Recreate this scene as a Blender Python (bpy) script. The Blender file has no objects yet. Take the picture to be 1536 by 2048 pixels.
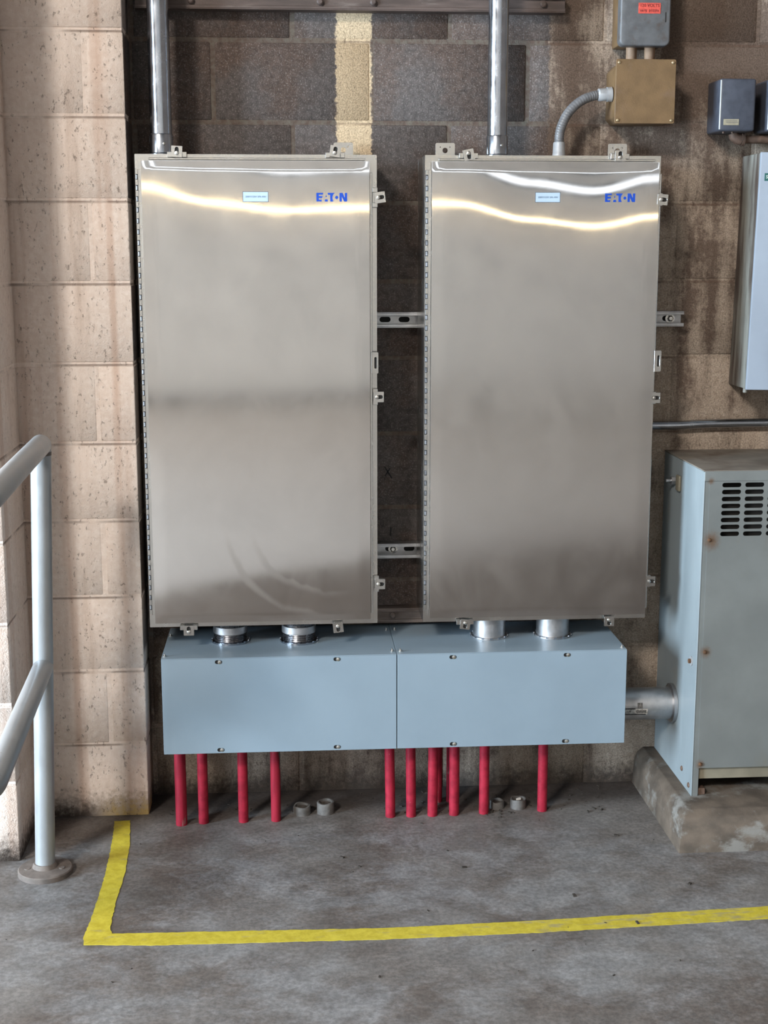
import bpy, bmesh, math, random
from mathutils import Vector, Matrix

random.seed(7)
SC = bpy.context.scene
COL = SC.collection
PI = math.pi

# ------------------------------------------------------------------ camera
YAW, PITCH, ROLL = 0.0708067, 0.1863632, -0.00081687
CAM = Vector((0.17528, -3.70980, 1.50079))
_f = Vector((math.sin(YAW)*math.cos(PITCH), math.cos(YAW)*math.cos(PITCH), -math.sin(PITCH)))
_r = Vector((math.cos(YAW), -math.sin(YAW), 0)); _u = _r.cross(_f)
_r2 = _r*math.cos(ROLL) + _u*math.sin(ROLL); _u2 = -_r*math.sin(ROLL) + _u*math.cos(ROLL)
cd = bpy.data.cameras.new('camera'); cam = bpy.data.objects.new('camera', cd); COL.objects.link(cam)
cd.sensor_fit = 'VERTICAL'; cd.sensor_height = 36.0; cd.sensor_width = 27.0
cd.lens = 2764.587/2048*36.0
cd.clip_start = 0.05; cd.clip_end = 100
m = Matrix((( _r2.x, _u2.x, -_f.x, CAM.x), (_r2.y, _u2.y, -_f.y, CAM.y), (_r2.z, _u2.z, -_f.z, CAM.z), (0, 0, 0, 1)))
cam.matrix_world = m
SC.camera = cam

# ------------------------------------------------------------------ world, daylight, exposure
SC.view_settings.view_transform = 'Standard'
SC.view_settings.look = 'None'
SC.view_settings.gamma = 1.0
SC.view_settings.use_curve_mapping = False
SC.view_settings.exposure = -0.35
W = bpy.data.worlds.new('sky'); SC.world = W; W.use_nodes = True
bgn = W.node_tree.nodes['Background']
bgn.inputs[0].default_value = (0.62, 0.78, 1.0, 1); bgn.inputs[1].default_value = 1.2

HALL_Y = -11.0      # wall behind the camera
HALL_X0, HALL_X1, HALL_Z = -6.0, 6.0, 9.0

def area_light(name, loc, target, sx, sy, power, color):
    ld = bpy.data.lights.new(name, 'AREA'); ld.shape = 'RECTANGLE'; ld.size = sx; ld.size_y = sy
    ld.energy = power; ld.color = color
    o = bpy.data.objects.new(name, ld); COL.objects.link(o); o.location = loc
    o.rotation_euler = (Vector(target)-Vector(loc)).to_track_quat('-Z', 'Y').to_euler()
    return o
# daylight coming in at the open bay door of the side wall and at the high window of the wall behind the camera
area_light('bay_door_daylight', (-5.9, -3.6, 1.7), (0, -2.2, 1.2), 2.2, 3.2, 1750, (0.68, 0.85, 1.0))
area_light('high_window_daylight', (-5.0, -10.8, 7.6), (0.6, 0, 1.0), 2.0, 1.5, 2100, (1.0, 0.94, 0.87))

# ------------------------------------------------------------------ material helpers
class G:
    """thin wrapper that writes shader nodes as expressions"""
    def __init__(s, name):
        s.m = bpy.data.materials.new(name); s.m.use_nodes = True
        s.t = s.m.node_tree; s.n = s.t.nodes; s.l = s.t.links
        s.b = s.n['Principled BSDF']
    def link(s, sock, v):
        if isinstance(v, bpy.types.NodeSocket): s.l.new(v, sock)
        else:
            if isinstance(v, tuple) and len(v) == 3 and sock.type == 'RGBA': v = (*v, 1)
            sock.default_value = v
    def M(s, op, a, b=0.0, c=0.0, clamp=False):
        n = s.n.new('ShaderNodeMath'); n.operation = op; n.use_clamp = clamp
        for i, v in enumerate((a, b, c)): s.link(n.inputs[i], v)
        return n.outputs[0]
    def pos(s):
        n = s.n.new('ShaderNodeNewGeometry'); return n.outputs['Position']
    def obj(s):
        n = s.n.new('ShaderNodeTexCoord'); return n.outputs['Object']
    def xyz(s, v):
        n = s.n.new('ShaderNodeSeparateXYZ'); s.link(n.inputs[0], v); return n.outputs
    def scale(s, v, k):
        n = s.n.new('ShaderNodeVectorMath'); n.operation = 'MULTIPLY'; s.link(n.inputs[0], v); n.inputs[1].default_value = k
        return n.outputs[0]
    def noise(s, v, sc, det=4, rough=0.55, dist=0.0):
        n = s.n.new('ShaderNodeTexNoise'); s.link(n.inputs['Vector'], v); n.inputs['Scale'].default_value = sc
        n.inputs['Detail'].default_value = det; n.inputs['Roughness'].default_value = rough; n.inputs['Distortion'].default_value = dist
        return n.outputs[0]
    def ss(s, v, a, b, lo=0.0, hi=1.0):
        n = s.n.new('ShaderNodeMapRange'); n.interpolation_type = 'SMOOTHSTEP'
        s.link(n.inputs[0], v); n.inputs[1].default_value = a; n.inputs[2].default_value = b
        n.inputs[3].default_value = lo; n.inputs[4].default_value = hi
        return n.outputs[0]
    def mix(s, f, a, b):
        n = s.n.new('ShaderNodeMix'); n.data_type = 'RGBA'; s.link(n.inputs[0], f)
        s.link(n.inputs[6], a); s.link(n.inputs[7], b); return n.outputs[2]
    def mul(s, col, f):
        n = s.n.new('ShaderNodeVectorMath'); n.operation = 'SCALE'; s.link(n.inputs[0], col); s.link(n.inputs['Scale'], f)
        return n.outputs[0]
    def bump(s, h, strength=0.3, dist=0.002):
        n = s.n.new('ShaderNodeBump'); n.inputs['Strength'].default_value = strength; n.inputs['Distance'].default_value = dist
        s.link(n.inputs['Height'], h); s.l.new(n.outputs[0], s.b.inputs['Normal'])
    def out(s, col, rough=0.6, metal=0.0, spec=0.5):
        s.link(s.b.inputs['Base Color'], col); s.link(s.b.inputs['Roughness'], rough)
        s.link(s.b.inputs['Metallic'], metal); s.b.inputs['Specular IOR Level'].default_value = spec
        return s.m

def simple(name, col, rough=0.5, metal=0.0, var=0.12, sc=18.0, bump=0.0, bsc=300.0, dirt=None, dth=(0.5, 0.7), dsc=14.0, stretch=(1, 1, 1), spec=0.5):
    g = G(name); p = g.pos()
    nz = g.noise(g.scale(p, stretch), sc, 5)
    c = g.mul(col, g.ss(nz, 0.3, 0.7, 1-var, 1+var))
    if dirt:
        c = g.mix(g.ss(g.noise(g.scale(p, stretch), dsc, 7, 0.65), dth[0], dth[1]), c, dirt)
    if bump: g.bump(g.noise(p, bsc, 3), bump, 0.001)
    return g.out(c, g.ss(nz, 0.2, 0.8, max(rough-0.08, 0.03), min(rough+0.08, 1)), metal, spec)

MT = {}
def wall_mat(name, mortar=False):
    g = G(name); p = g.pos(); x, y, z = g.xyz(p)
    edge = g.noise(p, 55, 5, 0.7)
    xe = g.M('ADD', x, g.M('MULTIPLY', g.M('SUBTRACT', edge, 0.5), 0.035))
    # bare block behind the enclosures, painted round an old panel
    bare = g.M('MULTIPLY', g.ss(x, -0.2120, -0.2105), g.ss(xe, 0.868, 0.874, 1, 0))  # also covers the pilaster's right return, putting its shade into the colour
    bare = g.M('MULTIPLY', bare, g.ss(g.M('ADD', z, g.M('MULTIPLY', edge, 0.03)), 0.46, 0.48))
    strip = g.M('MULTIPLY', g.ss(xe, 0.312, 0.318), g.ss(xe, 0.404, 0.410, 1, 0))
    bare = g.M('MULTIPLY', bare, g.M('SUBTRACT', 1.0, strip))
    pil = g.ss(y, -0.06, -0.05, 1, 0)          # pilaster and return wall carry a fresher coat
    fine = g.noise(p, 260, 3, 0.6); mid = g.noise(p, 70, 5, 0.65); big = g.noise(p, 4.2, 4, 0.6)
    streak = g.noise(g.scale(p, (13, 13, 1.6)), 1.0, 6, 0.62)
    # bare block colour
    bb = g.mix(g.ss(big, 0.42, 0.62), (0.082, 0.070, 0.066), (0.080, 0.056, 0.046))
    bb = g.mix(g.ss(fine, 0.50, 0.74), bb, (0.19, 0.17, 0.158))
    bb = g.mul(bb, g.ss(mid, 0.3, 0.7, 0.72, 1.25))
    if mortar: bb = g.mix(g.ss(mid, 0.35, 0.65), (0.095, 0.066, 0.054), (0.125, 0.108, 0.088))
    # old tan paint with brown dirt runs
    tan = g.mix(g.ss(mid, 0.35, 0.7), (0.295, 0.235, 0.185), (0.40, 0.33, 0.265))
    st = g.M('ADD', g.M('MULTIPLY', streak, 0.45), g.M('MULTIPLY', big, 0.35))
    st = g.M('ADD', st, g.M('MULTIPLY', g.noise(g.scale(p, (1, 1, 0.55)), 16, 7, 0.7), 0.25))
    st = g.M('ADD', st, g.M('MULTIPLY', g.M('SUBTRACT', mid, 0.5), 0.22))
    up = g.ss(z, 1.25, 1.75, 0.0, 1.0)
    stm = g.ss(g.M('ADD', st, g.M('MULTIPLY', up, 0.085)), 0.50, 0.625)
    stm = g.M('MULTIPLY', stm, g.M('SUBTRACT', 1.0, g.M('MULTIPLY', strip, g.ss(z, 1.0, 1.1))))
    tan = g.mix(g.M('MULTIPLY', stm, 0.88), tan, (0.085, 0.056, 0.042))
    tan = g.mix(g.M('MULTIPLY', g.M('MULTIPLY', strip, g.ss(z, 1.0, 1.1)), 0.9), tan, (0.50, 0.385, 0.25))
    tan = g.mul(tan, g.ss(fine, 0.32, 0.68, 0.74, 1.26))
    # clean paint of the pilaster
    pk = g.mix(g.ss(mid, 0.35, 0.7), (0.74, 0.625, 0.55), (0.82, 0.72, 0.65))
    band = g.noise(g.scale(p, (16, 16, 0.35)), 1.0, 3, 0.5)
    pk = g.mix(g.M('MULTIPLY', g.ss(band, 0.50, 0.66), 0.55), pk, (0.52, 0.335, 0.245))
    pk = g.mix(g.M('MULTIPLY', g.ss(g.M('ADD', streak, g.M('MULTIPLY', g.M('SUBTRACT', mid, 0.5), 0.3)), 0.54, 0.74), 0.5), pk, (0.40, 0.28, 0.21))
    yel = g.M('MULTIPLY', g.ss(g.M('ADD', z, g.M('MULTIPLY', g.M('SUBTRACT', mid, 0.5), 0.12)), 0.0, 0.070, 1, 0), g.M('MULTIPLY', g.ss(x, -0.38, -0.29), pil))
    pk = g.mix(g.M('MULTIPLY', yel, 0.75), pk, (0.45, 0.30, 0.035))
    paint = g.mix(pil, tan, pk)
    pit = g.ss(g.noise(g.scale(p, (1, 1, 0.6)), 105, 5, 0.75), 0.585, 0.66)
    paint = g.mix(g.M('MULTIPLY', pit, 0.55), paint, (0.10, 0.065, 0.045))
    # dirt line settled on the lower lip of each bed joint
    zc = g.M('FRACT', g.M('DIVIDE', z, 0.2032))
    dl = g.M('MULTIPLY', g.ss(zc, 0.962, 0.984), g.ss(g.noise(g.scale(p, (6, 6, 2)), 1.0, 4), 0.38, 0.56))
    if mortar: dl = g.M('MULTIPLY', dl, 0.8)
    paint = g.mix(g.M('MULTIPLY', dl, 0.78), paint, (0.10, 0.058, 0.04))
    # grime splashed up from the floor
    gz = g.M('ADD', z, g.M('MULTIPLY', g.M('SUBTRACT', mid, 0.5), 0.10))
    paint = g.mix(g.M('MULTIPLY', g.ss(gz, 0.0, 0.08, 0.95, 0.0), g.M('SUBTRACT', 1.0, yel)), paint, (0.050, 0.040, 0.034))
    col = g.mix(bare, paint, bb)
    h = g.M('ADD', g.M('MULTIPLY', fine, 0.6), g.M('MULTIPLY', mid, 0.6))
    h = g.M('SUBTRACT', h, g.M('MULTIPLY', pit, 0.6))
    g.bump(h, 0.55, 0.004)
    return g.out(col, 0.82, 0, 0.25)
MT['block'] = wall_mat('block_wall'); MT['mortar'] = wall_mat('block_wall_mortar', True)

def floor_mat():
    g = G('concrete_floor'); p = g.pos(); x, y, z = g.xyz(p)
    big = g.noise(p, 2.6, 6, 0.62, 0.4); mid = g.noise(p, 14, 6, 0.68); fine = g.noise(p, 90, 4, 0.7)
    wp = g.noise(g.scale(p, (1.0, 1.25, 1)), 3.0, 9, 0.74, 0.25)
    c = g.mix(g.ss(big, 0.36, 0.62), (0.105, 0.085, 0.073), (0.165, 0.152, 0.142))
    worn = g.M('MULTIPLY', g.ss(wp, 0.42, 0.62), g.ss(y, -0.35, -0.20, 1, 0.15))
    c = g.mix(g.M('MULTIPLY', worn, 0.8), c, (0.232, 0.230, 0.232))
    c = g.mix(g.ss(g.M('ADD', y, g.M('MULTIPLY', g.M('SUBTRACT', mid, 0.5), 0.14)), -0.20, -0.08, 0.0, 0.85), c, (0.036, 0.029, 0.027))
    c = g.mul(c, g.ss(mid, 0.30, 0.70, 0.82, 1.16))
    c = g.mul(c, g.ss(fine, 0.32, 0.68, 0.76, 1.20))
    c = g.mix(g.M('MULTIPLY', g.ss(g.noise(p, 34, 5, 0.75), 0.66, 0.72), 0.6), c, (0.05, 0.04, 0.035))
    # the floor further back turns lighter grey, its edge runs slantwise
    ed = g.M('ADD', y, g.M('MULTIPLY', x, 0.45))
    c = g.mix(g.ss(g.M('ADD', y, g.M('MULTIPLY', g.M('SUBTRACT', big, 0.5), 0.5)), -1.9, -1.35, 0.75, 0.0), c, (0.060, 0.045, 0.036))  # unseen floor further out darkened, shade put into the colour for door reflections
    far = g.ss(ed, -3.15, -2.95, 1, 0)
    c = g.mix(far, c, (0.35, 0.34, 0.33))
    g.bump(g.M('ADD', mid, g.M('MULTIPLY', fine, 0.5)), 0.25, 0.002)
    return g.out(c, g.ss(mid, 0.3, 0.7, 0.48, 0.66), 0, 0.4)
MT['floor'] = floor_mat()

def steel_mat(name, base=(0.64, 0.635, 0.62), r0=0.038, r1=0.060, bs=0.0, haze=0.0, swirl=False):
    g = G(name); p = g.pos()
    br = g.noise(g.scale(p, (1.0, 1.0, 0.12)), 700, 2, 0.6)
    sm = g.noise(p, 3.2, 5, 0.6, 1.2); sc = g.noise(g.scale(p, (1.0, 1.0, 0.6)), 9, 3, 0.5, 0.8)
    f = g.M('ADD', g.M('MULTIPLY', sm, 0.6), g.M('MULTIPLY', sc, 0.4))
    c = g.mul(base, g.ss(f, 0.3, 0.7, 0.93, 1.05))
    if bs: g.bump(br, bs, 0.0003)
    if swirl:
        px_, py_, pz_ = g.xyz(p); ddx = g.M('SUBTRACT', px_, 0.300); ddz = g.M('SUBTRACT', pz_, 0.870)
        dd = g.M('SQRT', g.M('ADD', g.M('MULTIPLY', ddx, ddx), g.M('MULTIPLY', ddz, ddz)))
        dd = g.M('ADD', dd, g.M('MULTIPLY', g.M('SUBTRACT', sc, 0.5), 0.04))
        sw = g.M('ADD', g.M('MULTIPLY', g.ss(dd, 0.285, 0.297), g.ss(dd, 0.300, 0.312, 1, 0)), g.M('MULTIPLY', g.ss(dd, 0.225, 0.232), g.ss(dd, 0.234, 0.250, 0.7, 0)))
        sw = g.M('MULTIPLY', sw, g.M('MULTIPLY', g.ss(ddx, -0.02, 0.06, 1, 0), g.ss(ddz, -0.12, -0.04, 1, 0)))
    r = g.ss(f, 0.32, 0.68, r0, r1)
    if haze:
        z = g.xyz(p)[2]; r = g.M('ADD', r, g.M('MULTIPLY', g.ss(z, 1.10, 1.58, 1.0, 0.0), g.ss(sc, 0.3, 0.7, haze*0.7, haze*1.2)))
    if swirl: r = g.M('ADD', r, g.M('MULTIPLY', sw, 0.09))
    return g.out(c, r, 1.0)
MT['steel'] = steel_mat('brushed_stainless')
MT['steel_hazy'] = steel_mat('hazy_brushed_stainless', (0.66, 0.635, 0.615), 0.038, 0.060, 0.012, 0.11)
MT['steel_left'] = steel_mat('swirled_brushed_stainless', (0.68, 0.65, 0.625), 0.040, 0.064, 0.012, 0.035, True)
MT['steel_trim'] = steel_mat('stainless_trim', (0.60, 0.585, 0.56), 0.20, 0.30)
MT['galv'] = simple('galvanised_pipe', (0.42, 0.45, 0.50), 0.22, 1.0, 0.08, 30)
MT['galv_dull'] = simple('dull_galvanised', (0.48, 0.48, 0.49), 0.42, 1.0, 0.18, 25, 0.1, 400)
MT['bolt'] = simple('zinc_bolt', (0.68, 0.67, 0.64), 0.28, 1.0, 0.1, 60)
MT['knuckle'] = simple('worn_hinge_knuckle', (0.22, 0.22, 0.23), 0.42, 1.0, 0.2, 60)
MT['thread'] = simple('oiled_thread', (0.16, 0.16, 0.17), 0.30, 1.0, 0.2, 200)
MT['dark'] = simple('shade_black', (0.012, 0.011, 0.010), 0.8, 0, 0.1)  # near-black for solid sheets that stand in for shade in openings
MT['dark_strut'] = simple('dirty_strut', (0.20, 0.16, 0.14), 0.55, 0.35, 0.3, 20, 0.2, 200, (0.10, 0.07, 0.055), (0.45, 0.7), 9, (0.4, 1, 3))
MT['brown_strut'] = simple('rusty_painted_strut', (0.080, 0.057, 0.049), 0.6, 0.1, 0.3, 18, 0.25, 200, (0.16, 0.13, 0.115), (0.56, 0.72), 8, (0.5, 1, 3))
MT['gutter'] = simple('ansi_grey_paint', (0.212, 0.272, 0.322), 0.42, 0.0, 0.03, 6, 0.04, 700)
MT['trans'] = simple('faded_grey_paint', (0.225, 0.260, 0.275), 0.55, 0.0, 0.10, 7, 0.06, 300, (0.24, 0.23, 0.19), (0.60, 0.80), 11, (1, 1, 0.35))
MT['trans_top'] = simple('dusty_grey_paint', (0.17, 0.150, 0.125), 0.75, 0.0, 0.25, 9, 0.1, 200, (0.10, 0.070, 0.052), (0.48, 0.68), 6)
MT['trans_base'] = simple('oil_stained_paint', (0.19, 0.17, 0.125), 0.6, 0.0, 0.2, 9)
MT['rust'] = simple('rust', (0.10, 0.048, 0.022), 0.85, 0.0, 0.35, 120, 0.4, 400)
MT['pad'] = simple('pad_concrete', (0.098, 0.075, 0.056), 0.85, 0.0, 0.32, 14, 0.9, 90, (0.185, 0.175, 0.158), (0.52, 0.66), 9, (1, 1, 1.5))
MT['red'] = simple('red_conduit_coating', (0.27, 0.014, 0.031), 0.5, 0.0, 0.22, 40, 0.25, 260, (0.40, 0.15, 0.15), (0.66, 0.74), 60, (1, 1, 1), 0.2)
MT['red_dirty'] = simple('scuffed_red_coating', (0.25, 0.014, 0.030), 0.52, 0.0, 0.22, 40, 0.25, 260, (0.20, 0.15, 0.14), (0.58, 0.68), 34, (1, 1, 0.25), 0.2)
MT['stub'] = simple('grey_stub', (0.105, 0.098, 0.092), 0.75, 0.0, 0.25, 60, 0.3, 200)
MT['dirt'] = simple('packed_dirt', (0.07, 0.055, 0.045), 0.95, 0.0, 0.4, 120, 0.6, 200)
MT['rail'] = simple('silver_rail_paint', (0.34, 0.36, 0.375), 0.40, 0.30, 0.07, 22, 0.08, 300, (0.25, 0.235, 0.21), (0.66, 0.72), 30, (1, 1, 0.5))
MT['rail_base'] = simple('grimy_cast_flange', (0.15, 0.125, 0.11), 0.7, 0.1, 0.2, 40, 0.4, 250)
MT['yellow'] = None
MT['tanbox'] = simple('mustard_box_paint', (0.138, 0.082, 0.036), 0.6, 0.0, 0.14, 24, 0.4, 380, (0.15, 0.095, 0.062), (0.52, 0.74), 11)
MT['tanpipe'] = simple('tan_painted_pipe', (0.26, 0.165, 0.105), 0.65, 0.0, 0.2, 40, 0.2, 300)
MT['greybox'] = simple('weathered_grey_enamel', (0.105, 0.107, 0.112), 0.5, 0.1, 0.14, 40, 0.2, 300, (0.09, 0.075, 0.068), (0.54, 0.68), 26)
MT['slate'] = simple('slate_grey_enamel', (0.055, 0.062, 0.082), 0.42, 0.1, 0.12, 60, 0.2, 500)
MT['slate_edge'] = simple('pale_box_edge', (0.42, 0.44, 0.45), 0.4, 0.2, 0.1, 60)
MT['panel'] = simple('pale_grey_panel_paint', (0.25, 0.285, 0.335), 0.45, 0.0, 0.05, 8, 0.05, 500)
MT['panel_side'] = simple('dirty_panel_side', (0.26, 0.265, 0.24), 0.6, 0.0, 0.12, 12, 0.1, 200, (0.060, 0.043, 0.035), (0.40, 0.62), 1.0, (15, 15, 1.6))
MT['rustpipe'] = simple('rusty_brown_pipe', (0.115, 0.070, 0.050), 0.65, 0.1, 0.3, 60, 0.3, 300)
MT['flex'] = simple('grey_flexible_conduit', (0.125, 0.125, 0.13), 0.45, 0.0, 0.15, 60)
MT['fitting'] = simple('grey_fitting', (0.34, 0.345, 0.355), 0.45, 0.2, 0.1, 60, 0.1, 300)
MT['blue'] = simple('blue_logo_print', (0.003, 0.05, 0.35), 0.35, 0, 0.03)
MT['plate'] = simple('pale_blue_nameplate', (0.38, 0.48, 0.58), 0.4, 0, 0.03)
MT['plate_rim'] = simple('nameplate_edge', (0.10, 0.10, 0.11), 0.5, 0, 0.05)
MT['ink'] = simple('engraved_ink', (0.11, 0.17, 0.25), 0.6, 0, 0.05)
MT['redlabel'] = simple('faded_red_label', (0.52, 0.070, 0.050), 0.6, 0, 0.2, 120)
MT['redink'] = simple('dark_red_print', (0.15, 0.015, 0.015), 0.6, 0, 0.1)
MT['green'] = simple('green_label', (0.025, 0.11, 0.10), 0.5, 0, 0.05)
MT['cream'] = simple('cream_print', (0.70, 0.76, 0.66), 0.5, 0, 0.03)
MT['brass'] = simple('tarnished_plate', (0.34, 0.31, 0.23), 0.5, 0.3, 0.12, 80)
MT['brassscrew'] = simple('brass_screw', (0.55, 0.44, 0.28), 0.35, 0.9, 0.1, 80)
MT['oldlabel'] = simple('torn_dirty_label', (0.40, 0.38, 0.35), 0.7, 0, 0.3, 90, 0, 1, (0.12, 0.11, 0.10), (0.52, 0.64), 130)
MT['labelblock'] = simple('worn_label_print', (0.09, 0.085, 0.08), 0.7, 0, 0.5, 300, 0, 1, (0.30, 0.28, 0.26), (0.56, 0.64), 220)
MT['marker'] = simple('black_marker', (0.006, 0.005, 0.005), 0.7)
MT['hallwall'] = simple('hall_wall_paint', (0.74, 0.69, 0.63), 0.8, 0, 0.08, 3)
MT['hallside'] = simple('hall_side_brick', (0.16, 0.13, 0.11), 0.8, 0, 0.15, 3)
MT['hallceil'] = simple('hall_ceiling_paint', (0.14, 0.135, 0.13), 0.8, 0, 0.08, 3)
MT['hallbase'] = simple('dark_wall_base', (0.10, 0.095, 0.09), 0.6)
MT['debris'] = simple('dead_leaf_litter', (0.035, 0.028, 0.022), 0.9, 0, 0.4, 200)
MT['chip'] = simple('pale_chip', (0.55, 0.52, 0.48), 0.8, 0, 0.1)

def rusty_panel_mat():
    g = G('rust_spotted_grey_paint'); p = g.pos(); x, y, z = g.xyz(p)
    nz = g.noise(p, 7, 5); c = g.mul((0.150, 0.160, 0.155), g.ss(nz, 0.3, 0.7, 0.9, 1.1))  # darker than the side paint: dusty film plus weaker light put into the colour
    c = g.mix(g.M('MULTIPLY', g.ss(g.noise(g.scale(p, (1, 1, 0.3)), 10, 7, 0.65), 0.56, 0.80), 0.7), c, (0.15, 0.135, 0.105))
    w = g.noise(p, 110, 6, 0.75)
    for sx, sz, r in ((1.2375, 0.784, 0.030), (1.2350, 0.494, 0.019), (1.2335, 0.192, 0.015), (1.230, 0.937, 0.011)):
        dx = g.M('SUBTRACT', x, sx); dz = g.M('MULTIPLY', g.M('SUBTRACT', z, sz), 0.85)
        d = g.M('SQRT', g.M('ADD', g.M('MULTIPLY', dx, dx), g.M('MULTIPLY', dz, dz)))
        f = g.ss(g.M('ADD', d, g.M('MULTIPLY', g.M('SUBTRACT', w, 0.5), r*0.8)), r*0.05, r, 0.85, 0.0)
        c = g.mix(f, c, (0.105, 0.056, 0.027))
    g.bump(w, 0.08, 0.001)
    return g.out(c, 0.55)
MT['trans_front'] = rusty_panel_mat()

def yellow_mat():
    g = G('yellow_floor_paint'); p = g.pos(); x, y, z = g.xyz(p)
    mid = g.noise(p, 40, 5, 0.7); w = g.noise(g.scale(p, (0.35, 1.5, 1)), 40, 6, 0.72)
    c = g.mix(g.ss(mid, 0.3, 0.7), (0.43, 0.34, 0.018), (0.58, 0.48, 0.045))
    wear = g.ss(x, 0.2, 1.3, 0.0, 0.10)
    c = g.mix(g.M('MULTIPLY', g.ss(g.M('ADD', w, wear), 0.56, 0.70), 0.65), c, (0.30, 0.26, 0.16))
    g.bump(mid, 0.2, 0.001)
    return g.out(c, 0.55)
MT['yellow'] = yellow_mat()

def emit(name, col, strength):
    g = G(name); g.out(col, 0.5)
    g.link(g.b.inputs['Emission Color'], col); g.b.inputs['Emission Strength'].default_value = strength
    return g.m
MT['window'] = emit('daylit_window_glass', (0.90, 0.95, 1.0), 2.4)
MT['tube'] = emit('warm_lamp_tube', (1.0, 0.82, 0.52), 20.0)

# ------------------------------------------------------------------ mesh helpers
class MB:
    def __init__(s): s.v = []; s.f = []
    def add(s, vs, fs):
        o = len(s.v); s.v += [tuple(v) for v in vs]; s.f += [tuple(i+o for i in f) for f in fs]; return s
    def box(s, x0, x1, y0, y1, z0, z1):
        vs = [(x, y, z) for z in (z0, z1) for y in (y0, y1) for x in (x0, x1)]
        return s.add(vs, [(0, 2, 3, 1), (4, 5, 7, 6), (0, 1, 5, 4), (2, 6, 7, 3), (0, 4, 6, 2), (1, 3, 7, 5)])
    def obox(s, c, ax, ay, az, hx, hy, hz):
        c = Vector(c); ax, ay, az = Vector(ax).normalized(), Vector(ay).normalized(), Vector(az).normalized()
        vs = [c+ax*i*hx+ay*j*hy+az*k*hz for k in (-1, 1) for j in (-1, 1) for i in (-1, 1)]
        return s.add(vs, [(0, 2, 3, 1), (4, 5, 7, 6), (0, 1, 5, 4), (2, 6, 7, 3), (0, 4, 6, 2), (1, 3, 7, 5)])
    def tube(s, path, rad, n=16, caps=True):
        path = [Vector(p) for p in path]
        if not isinstance(rad, (list, tuple)): rad = [rad]*len(path)
        rings = []; prev = None
        for i, p in enumerate(path):
            a = path[max(i-1, 0)]; b = path[min(i+1, len(path)-1)]
            t = (b-a)
            if t.length < 1e-9: t = prev_t
            t.normalize(); prev_t = t.copy()
            if prev is None:
                up = Vector((0, 0, 1)) if abs(t.z) < 0.9 else Vector((1, 0, 0))
                u = t.cross(up).normalized()
            else: u = (prev - t*prev.dot(t)).normalized()
            prev = u; w = t.cross(u)
            rings.append([p+(u*math.cos(2*PI*k/n)+w*math.sin(2*PI*k/n))*rad[i] for k in range(n)])
        vs = [v for r in rings for v in r]; fs = []
        for i in range(len(rings)-1):
            for k in range(n):
                fs.append((i*n+k, i*n+(k+1) % n, (i+1)*n+(k+1) % n, (i+1)*n+k))
        if caps:
            fs.append(tuple(reversed(range(n)))); fs.append(tuple(range((len(rings)-1)*n, len(rings)*n)))
        return s.add(vs, fs)
    def prism(s, poly, y0, y1):
        """x,z polygon extruded in y"""
        n = len(poly); vs = [(x, y0, z) for x, z in poly]+[(x, y1, z) for x, z in poly]
        fs = [tuple(range(n)), tuple(reversed(range(n, 2*n)))]+[(i, i+n, (i+1) % n+n, (i+1) % n) for i in range(n)]
        return s.add(vs, fs)

def finish(bm, name, bevel=0.0, seg=1, smooth=True, ang=35):
    bmesh.ops.recalc_face_normals(bm, faces=bm.faces)
    if bevel > 0:
        es = [e for e in bm.edges if len(e.link_faces) == 2 and e.calc_face_angle(0) > math.radians(30)]
        bmesh.ops.bevel(bm, geom=es, offset=bevel, segments=seg, affect='EDGES', profile=0.5, clamp_overlap=True)
    me = bpy.data.meshes.new(name); bm.to_mesh(me); bm.free()
    if smooth:
        for p in me.polygons: p.use_smooth = True
        me.set_sharp_from_angle(angle=math.radians(ang))
    return me

def origin_of(o):
    v = Vector((0, 0, 0))
    while o is not None: v = v + o.location; o = o.parent
    return v

def link_mesh(name, me, mat, parent=None, loc=None):
    o = bpy.data.objects.new(name, me); COL.objects.link(o)
    if mat is not None and not me.materials: me.materials.append(MT[mat] if isinstance(mat, str) else mat)
    if parent is not None: o.parent = parent
    if loc is not None: o.location = Vector(loc) - (origin_of(parent) if parent is not None else Vector((0, 0, 0)))
    return o

def part(name, mb, mat, parent=None, bevel=0.0, seg=1, base=None, smooth=True, label=None):
    """mesh given in world coordinates; stored relative to its parent, or to base when top-level"""
    off = origin_of(parent) if parent is not None else Vector(base or (0, 0, 0))
    bm = bmesh.new(); vs = [bm.verts.new(Vector(v)-off) for v in mb.v]
    for f in mb.f:
        try: bm.faces.new([vs[i] for i in f])
        except ValueError: pass
    me = finish(bm, name, bevel, seg, smooth)
    o = link_mesh(name, me, mat, parent)
    if parent is None: o.location = off
    if label: o['label'] = label
    return o

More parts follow.
